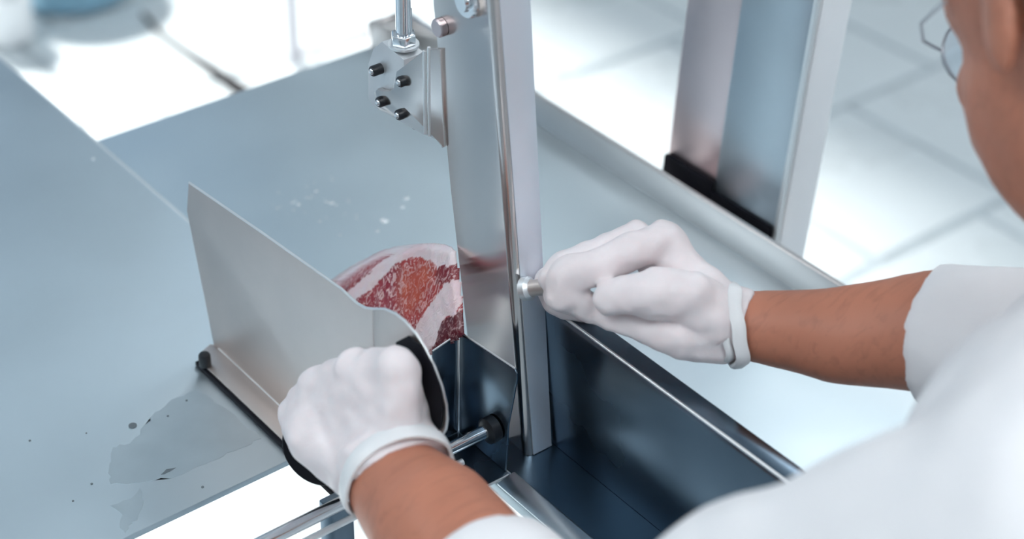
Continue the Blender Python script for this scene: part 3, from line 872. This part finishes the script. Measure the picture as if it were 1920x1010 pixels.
# legs and shoes under the coat, behind the table
tr = material('white_trousers', (.7, .72, .76), .85, var=.05); sh = material('white_clog', (.75, .76, .78), .4, var=.03)
hipc = tb + V((0, -.01, -.36))
for s in (-1, 1):
    bm = bmesh.new(); hipp = hipc + side * s * .08
    foot = V((hipp.x + side.x * s * .02, hipp.y - .02, FZ + .06))
    foot.z = FZ + .055
    chain(bm, [(V((hipp.x, hipp.y, min(hipp.z, FZ + .5))), .075), (V((hipp.x, hipp.y, FZ + .30)), .055), (foot, .042)])
    me = fuse(bm, .008, 3); me.materials.append(tr); link('trouser_leg', me, None, man)
    bm = bmesh.new(); fd = V((-.55, .83, 0)).normalized()
    rot = Matrix((fd, fd.cross(V((0, 0, 1))) * -1, V((0, 0, 1)))).transposed()
    ball(bm, V((foot.x, foot.y, FZ + .035)) + fd * .05, .07, (1.75, .68, .5), rot); box(bm, 0, 0, 0, 0, 0, 0) if False else None
    me = fuse(bm, .006, 2)
    for v_ in me.vertices: v_.co.z = max(v_.co.z, FZ + .002)
    me.materials.append(sh); link('shoe', me, None, man)

# --- left glove: fist closed over the black grip, seen from the back of the hand
def hull(bm, balls):
    b2 = bmesh.new()
    for p_, r_ in balls: ball(b2, p_, r_)
    r_ = bmesh.ops.convex_hull(b2, input=b2.verts)
    dead = [g for g in r_['geom_interior'] + r_['geom_unused'] if isinstance(g, bmesh.types.BMVert)]
    keep = {g for g in r_['geom'] if isinstance(g, bmesh.types.BMFace)}
    bmesh.ops.delete(b2, geom=[f for f in b2.faces if f not in keep], context='FACES_ONLY')
    bmesh.ops.delete(b2, geom=[v_ for v_ in b2.verts if not v_.link_faces], context='VERTS')
    bmesh.ops.recalc_face_normals(b2, faces=b2.faces)
    t_ = bpy.data.meshes.new('t'); b2.to_mesh(t_); b2.free(); bm.from_mesh(t_); bpy.data.meshes.remove(t_)
def fist_left():
    bm = bmesh.new()
    mcp = [(P((-0.08850, -0.11689, 0.14747)), .0122), (P((-0.09500, -0.08573, 0.13108)), .0124), (P((-0.10300, -0.06141, 0.10611)), .0122), (P((-0.11000, -0.04823, 0.08174)), .0122)]
    wl, wr_, wm = P((-0.10896, -0.11670, 0.08627)), P((-0.07497, -0.11501, 0.08054)), P((-0.09936, -0.12862, 0.10271))
    lo = P((-0.11448, -0.09900, 0.08341)); ll = P((-0.12000, -0.07495, 0.08757))
    for k in range(3):
        (m, r), (m2, r2) = mcp[k], mcp[k + 1]
        hull(bm, [(m, r * .97), (m2, r2 * .97), (wm, .017), (wl, .016), (wr_, .013)])
        hull(bm, [(m + V((0, 0, -.006)), r * .95), (m2 + V((0, 0, -.006)), r2 * .95), (wm + V((0, 0, -.012)), .017), (wl, .017), (wr_, .013), (lo, .014)])
    hull(bm, [(mcp[3][0], .0120), (ll, .0125), (lo, .0145), (wl, .018), (mcp[2][0], .011)])
    for m, r in mcp: ball(bm, m + V((-.0006, 0, .0012)), r)
    # curled fingers: down the far side of the grip and back underneath
    for k, (m, r) in enumerate(mcp):
        rr = r * .90
        pip = m + V((.003, .001, -.028)); dip = pip + V((.004, -.004, -.012)); tip = dip + V((-.008, -.008, .0))
        if k == 3: pip = m + V((.003, 0, -.016)); dip = pip + V((.002, -.018, -.002)); tip = dip + V((0, -.010, .008))
        chain(bm, [(m, r * .96), (pip, rr), (dip, rr * .92), (tip, rr * .85)])
    # thumb leaves the right side of the palm near the wrist, closes under the grip
    chain(bm, [(P((-0.07519, -0.10930, 0.08142)), .0130), (P((-0.06605, -0.09937, 0.08672)), .0115), (P((-0.06290, -0.09013, 0.09456)), .0105), (P((-0.06855, -0.08496, 0.08819)), .0095)])
    # wrist of the glove
    tube(bm, [P((-0.09689, -0.11620, 0.10123)), P((-0.10007, -0.13324, 0.09347))], [.0275, .0300], 28)
    me = fuse(bm, .0016, 9)
    displace(me, .0022, 45, 5); displace(me, .0012, 105, 2)
    return me
me = fist_left(); me.materials.append(M['glove'])
lg = link('glove', me, None, man, label='glove on the hand pushing the plate')
d_ = V((-0.10939, -0.15933, 0.09977)) - V((-0.09783, -0.12050, 0.10087))
hem('glove_cuff', V((-0.10172, -0.13601, 0.09327)), d_, .0300, .0110, M['gcuff'], lg, .0016, wob=.0009)

# --- right glove: fist on the handle, thumb side towards us
def fist_right():
    bm = bmesh.new()
    R = lambda px, d=1.02: px * d / 3357
    # back of the hand
    chain(bm, [(P((0.10336, -0.17231, 0.12624)), R(58)), (P((0.09740, -0.15750, 0.13723)), R(58)), (P((0.09605, -0.13785, 0.14728)), R(48)), (P((0.09506, -0.12281, 0.15954)), R(38))])
    chain(bm, [(P((0.11107, -0.16284, 0.12102)), R(55)), (P((0.09869, -0.11983, 0.13995)), R(44)), (P((0.09371, -0.10217, 0.14975)), R(34))])
    chain(bm, [(P((0.10064, -0.16130, 0.11328)), R(60)), (P((0.08915, -0.12302, 0.11906)), R(52))])
    # index: knuckle, runs left, bends down round the grip
    chain(bm, [(P((0.09367, -0.12427, 0.16015)), R(38)), (P((0.07034, -0.12204, 0.15894)), R(36)), (P((0.04970, -0.11390, 0.15276)), R(35)), (P((0.03863, -0.10488, 0.14574)), R(38)), (P((0.03538, -0.10734, 0.13658)), R(34)), (P((0.04632, -0.11707, 0.12874)), R(28))])
    # middle, ring and little finger stacked behind it
    for k, (dx, dy, dz, sc) in enumerate(((-14, -6, .019, .98), (-18, 2, .037, .92), (-10, 12, .053, .82))):
        q = [V(p) for p in ((0.08418, -0.11804, 0.15845), (0.06136, -0.11410, 0.15611), (0.04400, -0.10582, 0.14956), (0.03744, -0.10362, 0.14256), (0.03699, -0.10946, 0.13221), (0.05026, -0.11972, 0.12588))]
        sh_ = fwd * dz + rgt * (dx * .0003) - upv * (dy * .0003)
        chain(bm, [(p + sh_, R(w_) * sc) for p, w_ in zip(q, (36, 35, 35, 35, 32, 27))])
    # thumb lying along the fist
    chain(bm, [(P((0.08977, -0.17379, 0.13323)), R(54)), (P((0.07748, -0.16399, 0.15040)), R(50)), (P((0.06171, -0.15239, 0.15244)), R(47)), (P((0.05032, -0.14166, 0.15051)), R(40)), (P((0.04564, -0.13509, 0.14657)), R(34))])
    # heel of the thumb, below the crease
    chain(bm, [(P((0.09187, -0.17596, 0.12226)), R(50)), (P((0.07162, -0.16637, 0.12501)), R(44)), (P((0.06124, -0.15090, 0.12575)), R(33)), (P((0.05390, -0.13400, 0.12734)), R(26)), (P((0.04635, -0.11956, 0.12601)), R(22))])
    tube(bm, [P((0.09053, -0.15649, 0.13213)), P((0.10630, -0.18098, 0.12628))], [R(70), R(70)], 28)
    me = fuse(bm, .0015, 5)
    displace(me, .0022, 48, 9); displace(me, .0012, 110, 4)
    return me
me = fist_right(); me.materials.append(M['glove'])
rg = link('glove', me, None, man, label='glove on the hand gripping the handle')
d_ = V((0.10861, -0.18194, 0.12731)) - V((0.09495, -0.17237, 0.12553))
hem('glove_cuff', V((0.10240, -0.17810, 0.12594)), d_, .0222, .0080, M['gcuff'], rg, .0018, wob=.0008)
hem('glove_fold', V((0.09742, -0.17287, 0.12547)), d_, .0205, .0045, M['gcuff'], rg, .0012, wob=.0009)

# ------------------------------------------------------------------ things far behind on the bright floor
tub = empty('tub', (0.79731, 2.23420, -0.85000), 'blurred pale blue tub on the bright floor at the far left', 'tub')
tc_ = V((0.77637, 2.19350, -0.85000)) + V((.05, .09, 0))
bm = bmesh.new()
tube(bm, [tc_ + V((0, 0, z)) for z in (.002, .01, .08, .085)], [.10, .115, .13, .135], 32, cap=True)
obj('tub_body', bm, M['blue'], tub, smooth=True)
bm = bmesh.new(); tube(bm, [tc_ + V((0, 0, .084)), tc_ + V((0, 0, .092)), tc_ + V((0, 0, .096))], [.138, .142, .138], 32); obj('lid', bm, M['white'], tub, smooth=True)
can = empty('canister', (0.65785, 2.19950, -0.85000), 'blurred white canister beside the blue tub at the far left', 'canister')
c2 = V((0.64039, 2.18569, -0.85000))
bm = bmesh.new(); tube(bm, [c2 + V((0, 0, z)) for z in (.001, .008, .09, .105, .11)], [.045, .052, .052, .03, .02], 28); obj('canister_body', bm, M['white'], can, smooth=True)
bm = bmesh.new(); tube(bm, [c2 + V((0, 0, .11)), c2 + V((0, 0, .125))], .022, 20); obj('cap', bm, M['frame'], can, smooth=True)
hz = [V((0.88576, 2.11387, -0.84500)), V((0.87152, 2.02305, -0.84500)), V((0.87300, 1.92688, -0.84500)), V((0.87677, 1.84739, -0.84500)), V((0.87686, 1.76799, -0.84500)), V((0.88302, 1.63258, -0.84500))]
bm = bmesh.new(); tube(bm, hz, [.004, .005, .006, .010, .014, .014], 12)
tag(obj('hose', bm, M['black'], smooth=True), 'dark hose lying on the white sunlit floor beyond the table', 'hose')
lp = V((1.01517, 1.78091, -0.85000))
leg = empty('stand', lp, 'thin pale upright stand pole on the floor behind the table', 'stand')
bm = bmesh.new(); tube(bm, [lp + V((0, 0, .001)), lp + V((0, 0, 1.1))], .012, 20); obj('pole', bm, M['pink'], leg, smooth=True)
bm = bmesh.new(); tube(bm, [lp + V((.01, -.01, .02)), V((1.17666, 1.75992, -0.83000))], .008, 14); obj('foot_bar', bm, M['pink'], leg, smooth=True)
bm = bmesh.new(); tube(bm, [V((1.19827, 1.79177, -0.85000)), V((1.14423, 1.71214, -0.80000))], .012, 14); obj('foot', bm, M['pink'], leg, smooth=True)
